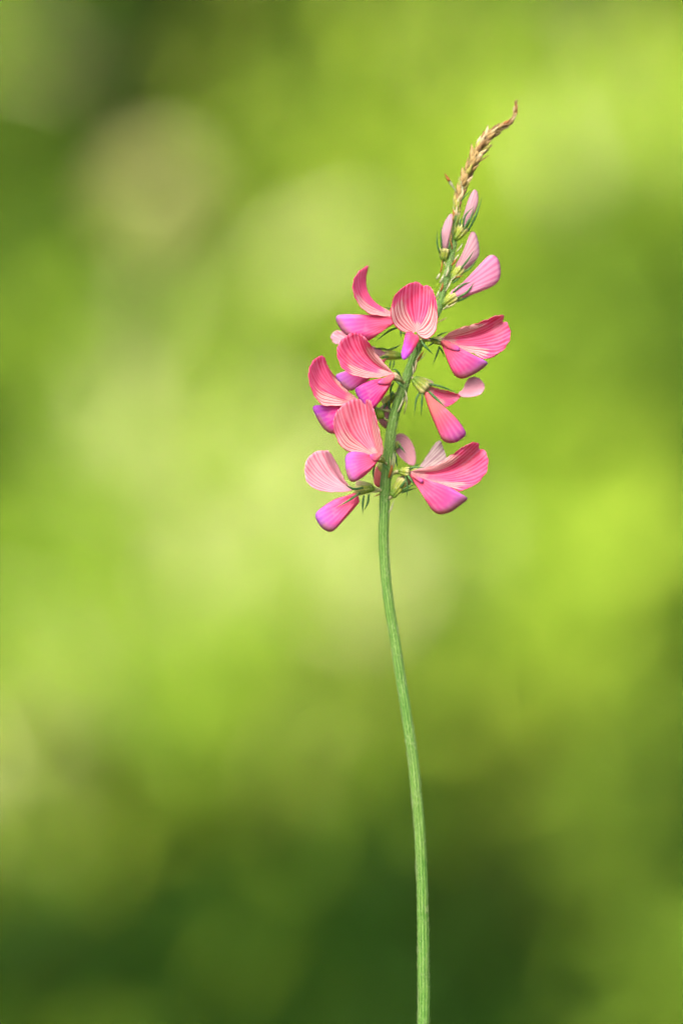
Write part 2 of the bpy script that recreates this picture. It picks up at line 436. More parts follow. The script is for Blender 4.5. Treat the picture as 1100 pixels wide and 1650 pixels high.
GRID = [  # leaf colour over the bank with its glow and shade included (sRGB)
    [(134,143,68), (16,35,4), (45,56,11), (61,75,20), (120,140,76), (70,74,58), (128,139,85), (157,178,113), (84,123,24), (34,56,8), (14,26,6)],
    [(93,150,28), (43,88,9), (103,102,63), (96,99,55), (148,178,97), (173,187,126), (189,207,160), (185,212,82), (182,200,68), (219,229,87), (173,217,32)],
    [(85,123,32), (88,112,31), (85,105,25), (161,210,67), (148,179,66), (155,158,92), (170,195,75), (178,208,80), (123,166,36), (132,169,44), (118,154,37)],
    [(69,104,13), (94,142,20), (128,170,48), (167,183,129), (163,159,137), (172,190,90), (172,195,82), (165,195,72), (124,156,47), (81,118,19), (82,122,21)],
    [(101,153,10), (155,196,40), (244,246,200), (220,226,160), (109,129,63), (185,205,98), (195,215,105), (160,198,70), (120,165,61), (93,137,30), (83,121,26)],
    [(133,156,42), (108,163,23), (246,248,206), (248,248,214), (181,188,106), (194,173,134), (127,168,46), (112,158,33), (197,205,119), (172,188,55), (121,148,30)],
    [(141,167,48), (222,221,136), (160,189,57), (125,161,30), (149,167,34), (163,174,62), (166,179,62), (159,180,32), (185,200,110), (135,168,51), (39,76,25)],
    [(207,201,115), (204,206,91), (84,139,13), (141,195,25), (157,171,43), (67,105,32), (68,101,17), (89,107,31), (98,105,36), (80,117,18), (58,109,13)],
    [(110,120,24), (72,91,7), (46,92,7), (60,119,6), (58,116,6), (51,108,6), (25,42,6), (45,53,6), (85,103,21), (82,121,20), (64,128,10)],
    [(41,105,7), (64,105,13), (42,109,9), (61,88,11), (35,67,6), (34,76,6), (16,35,6), (53,77,6), (50,86,6), (84,140,17), (100,161,32)],
]
GAIN = np.array([1.32, 1.02, 1.3])
def foliage():
    kinds = list(KINDS)
    A = np.array([KINDS[k][0][:3] for k in kinds]) * GAIN          # how bright each kind looks on the bank
    G = np.array([[lin(*c)[:3] for c in row] for row in GRID])
    mixes = np.zeros((len(GY), len(GX), len(kinds)))
    for r in range(len(GY)):                                       # which mixture of kinds gives that colour
        for q in range(len(GX)):
            wt = np.ones(len(kinds)) / len(kinds)
            sc_ = np.array([1, 1, 0.3]) / (G[r, q, 1] + 0.02)
            for _ in range(2500):
                e = (wt @ A - G[r, q]) * sc_
                wt = wt * np.exp(-0.15 * ((A * sc_) @ e)); wt /= wt.sum()
            mixes[r, q] = wt
    def mixture(x, z):
        D = 2.75 + 0.85 * z
        px, py = 550 + x / D / S, 825 - (z - CAM_Z) / D / S
        fx = np.clip(np.interp(px, GX, range(len(GX))), 0, len(GX) - 1.001); fy = np.clip(np.interp(py, GY, range(len(GY))), 0, len(GY) - 1.001)
        i, j = int(fy), int(fx); a, b = fy - i, fx - j
        return mixes[i, j] * (1 - a) * (1 - b) + mixes[i + 1, j] * a * (1 - b) + mixes[i, j + 1] * (1 - a) * b + mixes[i + 1, j + 1] * a * b
    pos = []
    def scatter(n, x0, x1, z0, z1):
        for _ in range(n): pos.append((random.uniform(x0, x1), random.uniform(z0, z1)))
    scatter(3400, -0.55, 0.55, 0.04, 1.0)
    scatter(800, -2.2, 2.2, 0.0, 2.1)
    far = random.Random(5)
    for _ in range(2400): pos.append((far.uniform(-1.9, 1.9), far.uniform(0.0, 1.9)))
    data = {k: ([], []) for k in kinds}
    for (x, z) in pos:
        inside = abs(x) < 0.30 and 0.10 < z < 0.82
        if inside:
            mx_ = mixture(x, z); k = None
        else:   # the same mixture goes on outside, in drifts
            h = math.sin(x * 7.3 + 1.3 * math.sin(z * 9)) + math.sin(z * 8.1 + 2 * x) + random.uniform(-0.8, 0.8)
            if z < 0.2: h -= 0.9
            mx_ = None; k = kinds[[4, 3, 3, 2, 2, 2, 5, 1, 1][int(np.clip((h + 2.6) / 5.2 * 9, 0, 8))]]
        ck = kinds[rng.choice(6, p=mx_ / mx_.sum())] if mx_ is not None else k
        cy = random.uniform(-0.16, 0.06)
        for _leaf in range(random.randint(9, 15)):
            if mx_ is not None: k = ck if random.random() < 0.3 else kinds[rng.choice(6, p=mx_ / mx_.sum())]
            V, F = data[k]
            Ln = random.uniform(0.022, 0.058) * (1.0 if mx_ is not None else 1.7); wd = Ln * random.uniform(0.16, 0.34)
            slim = random.random() < 0.5
            if slim and k in ('pale', 'tan', 'lime'): wd = Ln * 0.1; Ln *= 1.5
            az_ = random.uniform(0, 2 * math.pi); el = random.uniform(0.3, 1.4)
            d = Vector((math.cos(az_) * math.cos(el), math.sin(az_) * math.cos(el) - 0.25, math.sin(el))).normalized()
            side = d.cross(Vector((random.uniform(-0.4, 0.3), -0.75, 0.7 + random.uniform(-0.3, 0.3)))).normalized()
            x_, z_ = x + random.gauss(0, 0.018), z + random.gauss(0, 0.018)
            b = Vector((x_, bank_y(z_) + cy + random.uniform(-0.04, 0.04), z_ - 0.5 * Ln + 0.024))
            droop = Vector((0, -0.3, -0.5)) * Ln * random.uniform(0, 0.6)
            i = len(V)
            m1 = b + d * Ln * 0.35; m2 = b + d * Ln * 0.72 + droop * 0.4; tp = b + d * Ln + droop
            up = d.cross(side) * wd * 0.25
            V += [tuple(b), tuple(m1 - side * wd * .5), tuple(m1 + up), tuple(m1 + side * wd * .5), tuple(m2 - side * wd * .4), tuple(m2 + up), tuple(m2 + side * wd * .4), tuple(tp)]
            F += [(i, i + 1, i + 2), (i, i + 2, i + 3), (i + 1, i + 4, i + 5, i + 2), (i + 2, i + 5, i + 6, i + 3), (i + 4, i + 7, i + 5), (i + 5, i + 7, i + 6)]
    for k in kinds:
        colr, nm, lab = KINDS[k]
        c0 = colr; c1 = tuple(v * 0.78 for v in colr[:3]) + (1,)
        m = NT(nm); c = m.mix(m.step(m.noise(30, 3), 0.35, 0.65), c0, c1)
        o = mesh(nm, data[k][0], data[k][1], m.finish(c, 0.6, 0.35, 0.15), pos=(0, bank_y(0), 0), smooth=False)
        o['kind'] = 'stuff'; o['label'] = lab; o['category'] = 'grass' if 'grass' in nm else 'foliage'
foliage()

# ------------------------------------------------------------------ the flower spike
plant = empty('wildflower', ((690 - 550) * S, 0.004, 0.0))
plant['label'] = 'pink pea-like wildflower spike with striped petals on a slender green stem'
plant['category'] = 'flower'

STEM = [(690, 4950, 30, 12), (676, 3900, 20, 11.5), (668, 2900, 10, 11), (676, 2100, 4, 10), (682, 1650, 0, 9.3), (682, 1560, 0, 9.2), (681, 1468, 0, 8.9), (677, 1354, 0, 8.6), (668, 1250, 0, 8.3), (662, 1200, 0, 8.2), (640, 1058, 0, 8),
        (623, 949, 0, 7.9), (618, 880, 0, 7.8), (618, 840, 0, 8), (621, 780, 0, 8.2), (627, 722, 0, 8), (633, 677, 0, 7.8), (647, 631, 0, 7.8), (660, 595, 0, 7), (673, 560, 0, 6), (690, 530, 0, 5.6), (706, 500, 1, 5.4),
        (715, 462, 2, 5), (723, 429, 3, 4.8), (730, 395, 5, 4.6), (734, 360, 6, 4.3), (737, 330, 8, 4), (744, 300, 9, 3.8), (752, 282, 10, 3.4), (763, 260, 11, 3), (774, 238, 12, 2.6), (787, 221, 13, 2.3), (801, 208, 14, 2.2), (815, 200, 15, 2), (826, 191, 15, 1.8), (830, 178, 15, 1.6), (833, 160, 15, 1)]
sweep('stem', [p[:3] for p in STEM[:-9]], [p[3] for p in STEM[:-9]], M['stem'], plant, seg=44, lobes=11, lobe=0.045, n=420)
sweep('dried_spike_axis', [p[:3] for p in STEM[-10:]], [p[3] for p in STEM[-10:]], M['dry_brown'], plant, seg=10, lobes=5, lobe=0.1, n=50)

def stem_at(y):
    A = sorted(STEM, key=lambda p: p[1]); ys = [p[1] for p in A]
    return [np.interp(y, ys, [p[k] for p in A]) for k in (0, 2, 3)]

def hairs():
    V, F = [], []
    for _ in range(9000):
        y = 1700 - (random.random() ** 0.9) * 1330
        x, d, r = stem_at(y); th = random.uniform(0, 2 * math.pi)
        x2, d2, r2 = stem_at(y - 10)
        along = np.array([x2 - x, -10, d2 - d]) / 10
        n = np.array([math.cos(th), 0.15 * math.cos(th), math.sin(th)])
        b = np.array([x, y, d]) + n * r * 0.97
        ln = random.uniform(2.5, 8.0); tip = b + along * ln * random.uniform(0.5, 1.1) + n * ln * random.uniform(0.05, 0.55)
        sd = np.cross(n, along); sd /= np.linalg.norm(sd) + 1e-9
        i = len(V); wd = 0.3
        V += [W(b - sd * wd), W(b + sd * wd), W(b + n * wd * 1.4), W(tip)]
        F += [(i, i + 1, i + 3), (i + 1, i + 2, i + 3), (i + 2, i, i + 3)]
    o = mesh('stem_hairs', V, F, M['hair'], plant); o['kind'] = 'stuff'
hairs()

# ---- flower, side view, high on the left
f = flower((668, 512, -8))
pedicel(f, [(690, 530, 0), (676, 520, -6), (664, 513, -8)])
calyx(f, (666, 513, -8), (645, 509, -6), 9)
banner(f, (642, 506, -4), (570, 489, 6), (593, 428, 6),
       [(628, 511, -18), (604, 509, -26), (588, 503, -32), (573, 484, -36), (568, 461, -32), (576, 440, -16), (593, 428, 4), (585, 444, 24), (580, 463, 36), (586, 483, 38), (600, 498, 30), (620, 503, 20), (634, 504, 10)], M['banner'], sat=(0.3, 0.75))
keel(f, (642, 515, -8), (541, 511, -10), [(632, 509), (604, 508), (575, 507), (552, 507), (541, 511), (545, 525), (556, 539), (573, 546), (594, 549), (608, 539), (632, 524)], M['keel'], 14, rim=(0.42, 0.8))
tooth(f, [(640, 528, -6), (626, 534, -10), (604, 551, -14)]); tooth(f, [(640, 500, -2), (630, 498, -4), (620, 495, -6)]); tooth(f, [(648, 520, -14), (645, 535, -18), (646, 545, -20)])

# ---- flower facing the camera
f = flower((683, 547, -26))
pedicel(f, [(683, 545, -2), (684, 547, -14), (681, 548, -30)])
calyx(f, (684, 548, -26), (674, 545, -46), 8)
banner(f, (669, 536, -52), (674, 490, -28), (680, 462, -44),
       [(663, 540), (649, 537), (635, 527), (629, 513), (629, 498), (635, 479), (649, 465), (661, 458), (671, 456), (678, 460), (681.6, 463), (687, 461.5), (694, 466.6), (700, 482), (703, 506), (702.7, 525), (697.5, 541), (685.4, 548), (676, 544)],
       M['banner'], eL=-26, eR=-20, sat=(0.32, 0.68))
keel(f, (668, 541, -56), (650, 578, -104), [(663, 537), (656, 536), (652, 541), (648, 558), (645, 574), (649, 583), (658, 576), (666, 565), (674, 549), (671.6, 541)], M['keel_deep'], 10, tdir=(-22, 14), viol=0.85)
tooth(f, [(677, 550, -50), (684, 560, -54), (697, 573, -52)], 2.6); tooth(f, [(662, 545, -44), (653, 540, -40), (643, 536, -36)], 1.8); tooth(f, [(690, 546, -30), (700, 548, -28), (712, 552, -26)], 1.6)
tooth(f, [(668, 552, -50), (671, 562, -46), (672, 574, -40)], 1.6)

# ---- flower on the right, upper
f = flower((692, 547, -6))
pedicel(f, [(681, 549, 0), (688, 548, -4), (697, 549, -8)])
calyx(f, (694, 548, -6), (710, 550, -12), 7)
banner(f, (711, 547, -14), (772, 560, 8), (810, 518, 0),
       [(724, 536), (744.5, 527.5), (766, 522), (785.5, 514.5), (802, 508.4), (808.6, 507.7), (811, 511), (810, 518), (815, 519), (819.5, 525.5), (822, 536), (819.5, 550), (812.7, 561), (799, 572.5), (785.5, 578.6), (777, 579), (763.6, 571), (748.6, 566), (735, 560), (720, 551)],
       M['banner'], eL=-17, eR=-18)
keel(f, (709, 551, -16), (784, 586, -20), [(711, 558), (714.5, 564), (721, 583), (725.5, 595), (732, 606), (742, 610.7), (754, 608), (772, 598), (784, 588), (784, 584), (776, 579), (758, 570), (737, 559), (720, 549)], M['keel'], 15, rim=(0.12, 0.62))
keel(f, (709, 550, -28), (738, 565, -32), [(714, 549), (726, 554), (738, 559.5), (740, 567), (730, 566), (720, 562), (712, 556)], M['keel_coral'], 3, name='wing_petal', nt=24, nu=8)
tooth(f, [(707, 560, -18), (703, 572, -20), (696, 589, -20)], 1.8); tooth(f, [(704, 542, -8), (712, 538, -12), (722, 535, -14)], 1.6); tooth(f, [(698, 553, -14), (693, 556, -18), (687, 560, -18)], 1.5); tooth(f, [(706, 558, -4), (712, 566, 0), (716, 576, 4)], 1.5)

# ---- flower behind, far left (only its ends show)
f = flower((648, 572, 26))
pedicel(f, [(668, 572, 4), (658, 573, 18), (646, 573, 26)])
calyx(f, (648, 573, 26), (624, 570, 32), 8)
banner(f, (624, 568, 34), (575, 560, 44), (533, 543, 40), [(608, 576), (580, 566), (556, 555), (548, 553), (538, 551), (533, 543), (536, 535), (545, 531), (556, 535), (580, 548), (610, 561)], M['banner_pale'], eL=-4, eR=6, cream=0.4)
keel(f, (624, 576, 34), (541, 604, 24), [(600, 586), (575, 594), (553, 599), (541, 604), (546, 616), (561, 629), (576, 624), (592, 613), (612, 595)], M['keel'], 9, rim=(0.45, 0.85))
tooth(f, [(626, 563, 26), (613, 561, 22), (600, 561, 18)], 1.9); tooth(f, [(626, 575, 22), (618, 575, 18), (610, 577, 16)], 2.2); tooth(f, [(626, 563, 26), (636, 560, 20), (647, 554, 14)], 2.0); tooth(f, [(630, 580, 24), (628, 588, 22), (628, 596, 22)], 1.8); tooth(f, [(635, 580, 26), (634, 588, 24), (631, 596, 24)], 1.8)

# ---- flower left of the stem, upper middle
f = flower((646, 613, -12))
pedicel(f, [(655, 618, 0), (650, 616, -8), (645, 612, -12)], 2.2)
calyx(f, (647, 613, -12), (634, 606, -20), 6.5, 'calyx_pale')
banner(f, (634, 603, -26), (570, 596, -4), (577, 537, -20),
       [(624, 606), (610, 609), (590, 610), (572, 607), (556, 599), (547, 587), (542.5, 568.6), (547, 553), (559.5, 541), (570, 537), (577, 537), (589, 547), (598, 559), (606, 570), (614, 580), (624, 592)], M['banner'], eL=-30, eR=-26, sat=(0.34, 0.72))
keel(f, (634, 607, -24), (572, 630, -30), [(618, 611), (598, 613), (583, 619), (573, 626), (572, 631), (578, 644), (588, 656), (599, 661), (610, 650), (621, 635), (629, 622)], M['keel_deep'], 14, viol=0.95)
keel(f, (636, 604, -38), (607, 618, -40), [(628, 605), (617, 610), (607, 618), (614, 621), (626, 620), (634, 612)], M['keel_coral'], 3, name='wing_petal', nt=24, nu=8)
tooth(f, [(634, 616, -18), (629, 628, -18), (630, 647, -14)], 1.8); tooth(f, [(638, 615, -24), (645, 621, -26), (653, 628, -22)], 1.8); tooth(f, [(642, 604, -18), (638, 597, -20), (630, 595, -20)], 1.8); tooth(f, [(645, 610, -18), (642, 601, -22), (636, 597, -24)], 1.6)

# ---- flower left of the stem, farthest out
f = flower((600, 656, 2))
pedicel(f, [(634, 664, 2), (620, 661, 8), (602, 657, 4)], 2.4)
calyx(f, (604, 657, 4), (586, 651, -2), 8)
banner(f, (580, 648, -4), (512, 628, 6), (522, 573, 0),
       [(566, 653), (552, 654, -24), (536, 655, -28), (521, 654, -32), (510, 644, -36), (501, 626, -38), (497, 607, -36), (500, 590, -28), (508.5, 578, -16), (520, 573, -2), (524, 580, 6), (529, 592, 10), (541, 609, 12), (556, 626, 10), (572, 639, 4)], M['banner'], sat=(0.34, 0.8))
keel(f, (584, 654, -6), (504, 656, -10), [(570, 655), (547, 654), (525, 653), (510, 653), (504, 656), (506, 665), (516, 684), (527, 696), (536, 699), (548, 697), (566, 680), (580, 664)], M['keel_deep'], 14, rim=(0.42, 0.75), viol=1.1)
tooth(f, [(590, 661, -6), (588, 672, -8), (584, 684, -8)], 1.8)

# ---- flower in front of the stem, lower left
f = flower((616, 742, -26))
pedicel(f, [(622, 748, -6), (619, 746, -20), (615, 741, -30)], 2.4)
calyx(f, (617, 743, -26), (609, 737, -38), 7)
banner(f, (609, 736, -44), (580, 704, -20), (586, 647, -34),
       [(596, 733), (579, 730), (566, 729), (555.5, 726), (545, 713), (538.5, 696), (537, 681), (541.6, 665.5), (554, 651.6), (569.5, 644), (579, 643.5), (585.7, 647), (591, 644), (597, 648.5), (602, 664), (608, 684), (612.7, 704), (616.6, 722), (616, 733)], M['banner_light'], eL=-34, eR=-26, sat=(0.32, 0.74))
keel(f, (610, 738, -46), (558, 740, -62), [(602, 735), (594, 733), (585, 729.6), (568, 728), (560, 731), (556, 738), (556, 746), (557, 757), (561, 771), (568, 777), (582, 771), (597, 758), (608, 744)], M['keel'], 15, rim=(0.45, 0.72))
keel(f, (614, 732, -58), (594, 735, -62), [(606, 730), (596, 733), (593, 736), (602, 744), (611, 740)], M['keel_coral'], 3, name='wing_petal', nt=24, nu=8)
tooth(f, [(603, 750, -34), (601, 762, -32), (602, 775, -28)], 1.7); tooth(f, [(614, 716, -20), (611, 712, -24), (607, 711, -26)], 1.5); tooth(f, [(617, 748, -34), (622, 754, -34), (626, 762, -30)], 1.6)

# ---- pale flower at the lowest left
f = flower((602, 787, -6))
pedicel(f, [(615, 790, -2), (608, 789, -6), (600, 787, -8)], 2.8)
calyx(f, (602, 787, -8), (575, 790, -14), 8)
banner(f, (574, 788, -16), (528, 786, 2), (522, 727, -6),
       [(560, 792), (542, 793), (522, 792), (505, 786.5), (494, 775), (491, 756), (495.5, 739), (508, 728), (517, 725.5), (521.7, 727), (526, 725.5), (532.5, 731), (542, 745.5), (549.5, 761), (555.7, 775), (563, 784)], M['banner_pale'], eL=-30, eR=-18, cream=0.35)
keel(f, (577, 797, -16), (509, 831, -22), [(570, 794), (557, 799), (542, 803), (526, 812), (511, 824), (508, 831), (511, 840), (520, 852), (531, 857), (539, 854), (549.5, 843), (565, 826), (579, 809)], M['keel'], 14, rim=(0.48, 0.97))
tooth(f, [(585, 786, -24), (570, 788, -28), (555, 781, -28)], 2.6); tooth(f, [(580, 794, -28), (564, 805, -34), (542, 818, -36)], 2.2); tooth(f, [(586, 798, -18), (584, 812, -18), (584, 830, -16)], 2.2); tooth(f, [(594, 796, -14), (592, 810, -14), (586, 823, -14)], 2.2)
calyx(f, (600, 783, -4), (576, 779, -6), 5.5, 'calyx_pale').name = 'calyx_lobe'

# ---- flower at the lowest right
f = flower((644, 760, -6))
pedicel(f, [(626, 772, 0), (633, 762, -4), (645, 759, -8)], 2.8)
calyx(f, (642, 759, -8), (658, 761, -12), 8)
banner(f, (660, 760, -14), (730, 786, 8), (772.5, 723, 0),
       [(672, 756), (686, 754), (705, 748), (718, 739), (734.5, 728), (747.6, 718.5), (760.7, 713.5), (769.7, 713.5), (771, 718.5), (772.5, 723), (778.7, 724), (783.6, 731), (786, 745.5), (782, 762), (772, 775), (756, 785.5), (741, 791), (733, 789), (718, 784), (698.5, 779), (677, 772), (666, 765)], M['banner'], eL=-17, eR=-18)
keel(f, (659, 764, -18), (752, 804, -24), [(662, 773), (669, 781.5), (682, 801), (693.6, 820), (702, 827), (710, 829), (725, 825), (741, 814), (751, 806), (752, 802), (743, 796), (725, 785.5), (702, 778), (677, 771), (668, 765)], M['keel'], 16, rim=(0.2, 0.62))
keel(f, (660, 763, -30), (681, 776, -36), [(666, 764), (675, 769), (681, 774), (679, 779), (671, 774), (663, 769)], M['keel_coral'], 3, name='wing_petal', nt=24, nu=8)
tooth(f, [(656, 756, -16), (668, 753, -20), (683, 754, -20)], 2.0); tooth(f, [(656, 766, -18), (662, 774, -26), (667, 781, -28)], 2.6); tooth(f, [(652, 766, -14), (656, 784, -18), (654, 804, -16)], 1.5); tooth(f, [(660, 757, -6), (670, 751, 2), (676, 747, 6)], 1.4)

# ---- whitish faded flower behind the lowest right one
f = flower((652, 762, 14))
pedicel(f, [(628, 764, 3), (640, 762, 10), (652, 762, 14)], 2)
calyx(f, (652, 762, 14), (672, 757, 16), 6)
banner(f, (674, 757, 16), (690, 738, 18), (708, 711, 12), [(676, 752), (685.4, 739), (692, 728), (698.5, 718), (705, 711), (710, 711), (713, 719), (717, 730), (718, 742), (704, 752), (688, 758)], M['banner_white'], eL=4, eR=-6, cream=0.6, sat=(0.1, 0.9))

# ---- drooping flower on the right, middle
f = flower((664, 610, 0))
pedicel(f, [(655, 606, 1), (660, 607, 0), (668, 611, -2)], 3)
calyx(f, (666, 610, -2), (686, 627, -8), 12)
banner(f, (688, 625, -8), (712, 642, 4), (741, 639, -4), [(697, 624), (707, 627), (724, 631), (741, 637), (739, 642), (732, 648.6), (718, 656), (708, 650), (696, 638)], M['banner'], eL=-6, eR=-14, sat=(0.25, 0.6))
banner(f, (739, 637, -4), (755, 633, -3), (777, 614, 2), [(738, 633), (745.5, 627), (749, 618), (754, 610), (763, 607), (772, 610), (779, 618), (780, 625), (776, 633), (768, 638), (755, 640), (745, 640)], M['banner_pale'], eL=0, eR=-5, cream=0.3)
keel(f, (686, 630, -12), (749, 701, -22), [(683, 637), (687, 650), (695, 673), (704.5, 694), (711, 708), (721, 714), (734.5, 712.7), (747, 704.5), (750, 699), (745.5, 689), (734.5, 674), (723, 664), (711, 654), (697, 640)], M['keel_coral'], 15, rim=(0.02, 0.5))
tooth(f, [(690, 619, -14), (709, 623, -18), (738, 634, -16)], 2.2); tooth(f, [(690, 631, -22), (704, 645, -28), (722, 663, -28)], 2.5); tooth(f, [(676, 632, -10), (670, 645, -12), (667, 671, -10)], 2.1); tooth(f, [(680, 634, -16), (679, 650, -18), (678, 671, -16)], 2.0)
calyx(f, (672, 608, 2), (694, 619, -2), 5, 'calyx_pale').name = 'calyx_lobe'

# ---- flower behind the stem, left
f = flower((636, 636, 12))
pedicel(f, [(645, 634, 3), (641, 634, 8), (634, 636, 14)], 2.4)
calyx(f, (637, 635, 12), (620, 648, 20), 8)
keel(f, (622, 648, 20), (620, 684, 24), [(613, 655), (607, 668), (612, 682), (622, 690), (630, 678), (630, 658)], M['banner_dusky'], 6, name='faded_petal')
tooth(f, [(622, 649, 12), (619, 656, 8), (615, 663, 6)], 2.0); tooth(f, [(626, 646, 10), (627, 656, 6), (629, 670, 4)], 2.2); tooth(f, [(633, 630, 10), (630, 637, 6), (629, 644, 4)], 1.8)

# ---- green young pod on its stalk
f = empty('young_pod', W((628, 680, 0)), plant)
sweep('pod_stalk', [(633, 684, 0), (624, 678, -4), (616, 671, -6)], [1.6, 1.7, 1.8], M['pedicel'], f, n=8)
sweep('pod', [(618, 673, -6), (614, 670, -7), (609, 667, -8), (603, 664, -8), (599, 663, -8)], [2, 7, 8.5, 7, 1], green_material('pod_green', lin(112, 158, 30, K), lin(140, 176, 50, K), lin(84, 132, 26, K), 300), f, seg=16, n=14)

# ---- dusky flower behind the stem, right
f = flower((634, 722, 16))
pedicel(f, [(629, 728, 4), (632, 724, 10), (635, 720, 18)], 2.2)
calyx(f, (633, 724, 14), (640, 715, 26), 6.5)
banner(f, (638, 716, 28), (652, 722, 34), (668, 744, 26), [(636, 704), (641, 699), (648, 698), (657.6, 704), (666, 717), (670, 735), (669, 747), (666, 750), (659, 748), (649, 740.5), (640, 731), (636, 722)], M['banner_dusky'], eL=8, eR=-6, cream=0.2)
tooth(f, [(641, 716, 18), (647, 722, 12), (653, 730, 10)], 2.0); tooth(f, [(636, 728, 16), (638, 740, 14), (640, 755, 12)], 2.2)

# ---- flower hidden behind the stem at the lowest node: its reddish keel shows
f = flower((616, 770, 14))
calyx(f, (620, 762, 10), (611, 750, 18), 5.5)
keel(f, (611, 748, 18), (609, 784, 20), [(605, 752), (602, 764), (602, 778), (608, 785), (615, 782), (616, 764), (614, 752)], M['keel_coral'], 6, viol=0.3)

# ---- green calyx turned away, low right
f = flower((630, 800, -2))
pedicel(f, [(624, 804, 0), (628, 802, -2), (632, 799, -4)], 3.4)
calyx(f, (631, 800, -3), (650, 775, -2), 10, 'calyx', 0.55)
keel(f, (648, 778, -2), (666, 764, 6), [(642, 772), (650, 764), (662, 760), (668, 766), (664, 776), (656, 784)], M['calyx_pale'], 6, name='closed_petal')
tooth(f, [(645, 786, -12), (650, 778, -14), (656, 771, -14)], 2.4); tooth(f, [(648, 790, -10), (657, 785, -14), (667, 781, -14)], 2.2); tooth(f, [(646, 794, -6), (657, 790, -8), (672, 786, -8)], 2.0)

# ------------------------------------------------------------------ buds near the top
def bud(base): return empty('flower_bud', W(base), plant)
b = bud((711, 494, 1))
calyx(b, (713, 492, 0), (734, 476, -4), 9.5)
keel(b, (722, 480, -4), (803, 432, -8), [(724, 471), (737, 461), (752.6, 450), (767, 436), (782, 416), (790.5, 411), (798.7, 413.7), (804, 423), (806, 438.5), (804, 450), (797, 459), (784, 466), (761, 475), (746, 480), (732, 480)], M['bud_pink'], 11, name='folded_petal')
tooth(b, [(729, 472, -12), (744, 460, -16), (762, 454, -16)], 2.1); tooth(b, [(736, 481, -14), (752, 471, -18), (763, 456, -18)], 2.1); tooth(b, [(732, 487, -6), (746, 482, -10), (760, 475, -10)], 2.1); tooth(b, [(714, 498, -4), (728, 492, -8), (740, 483, -8)], 1.7, 'pedicel')
b = bud((728, 452, 3))
calyx(b, (727, 452, 2), (743, 432, 0), 8.5)
keel(b, (735, 436, 0), (763, 375, 0), [(733, 427), (743, 410), (751.5, 390), (757, 376), (762, 373), (767, 378), (771, 393), (771.5, 410), (765, 421), (755, 431), (745, 438)], M['bud_dusky'], 9, name='folded_petal')
tooth(b, [(742, 433, -10), (752, 421, -14), (763, 404, -14)], 1.9); tooth(b, [(742, 441, -4), (756, 433, -8), (770, 417, -8)], 1.9); tooth(b, [(728, 457, -2), (738, 449, -6), (745, 441, -6)], 1.8); tooth(b, [(734, 447, -6), (740, 446, -8), (747, 444, -8)], 1.2, 'bract_brown')
b = bud((714, 424, 4))
pedicel(b, [(722, 432, 3), (717, 426, 3), (714, 419, 3)], 2)
calyx(b, (714, 420, 3), (716, 402, 0), 8.5)
keel(b, (716, 402, 0), (726, 346, 0), [(711, 398), (710, 382), (713, 365), (719, 352), (726, 344), (730, 350), (728, 366), (724, 386), (722, 400)], M['bud_dusky'], 8, name='folded_petal')
tooth(b, [(708, 408, -6), (704, 394, -8), (704, 372, -6)], 1.7); tooth(b, [(711, 402, -10), (710, 386, -12), (710, 366, -10)], 1.7); tooth(b, [(722, 402, -8), (724, 394, -8), (723, 386, -8)], 1.5)
b = bud((731, 388, 5))
calyx(b, (733, 386, 2), (747, 367, -2), 9)
keel(b, (746, 368, 0), (765, 306, 4), [(745, 352), (751, 330), (758, 312), (764, 305), (769, 309), (770.5, 323), (767, 337), (758, 356)], M['bud_dusky'], 8, name='folded_petal')
tooth(b, [(745, 367, -12), (749, 348, -14), (763, 333, -12)], 1.9); tooth(b, [(750, 369, -12), (758, 352, -14), (763, 335, -12)], 1.9); tooth(b, [(753, 373, -4), (766, 348, -6), (776, 318, -4)], 2.3); tooth(b, [(740, 365, -8), (741, 356, -8), (745, 350, -8)], 1.5); tooth(b, [(747, 371, -14), (752, 360, -16), (756, 350, -16)], 1.6)

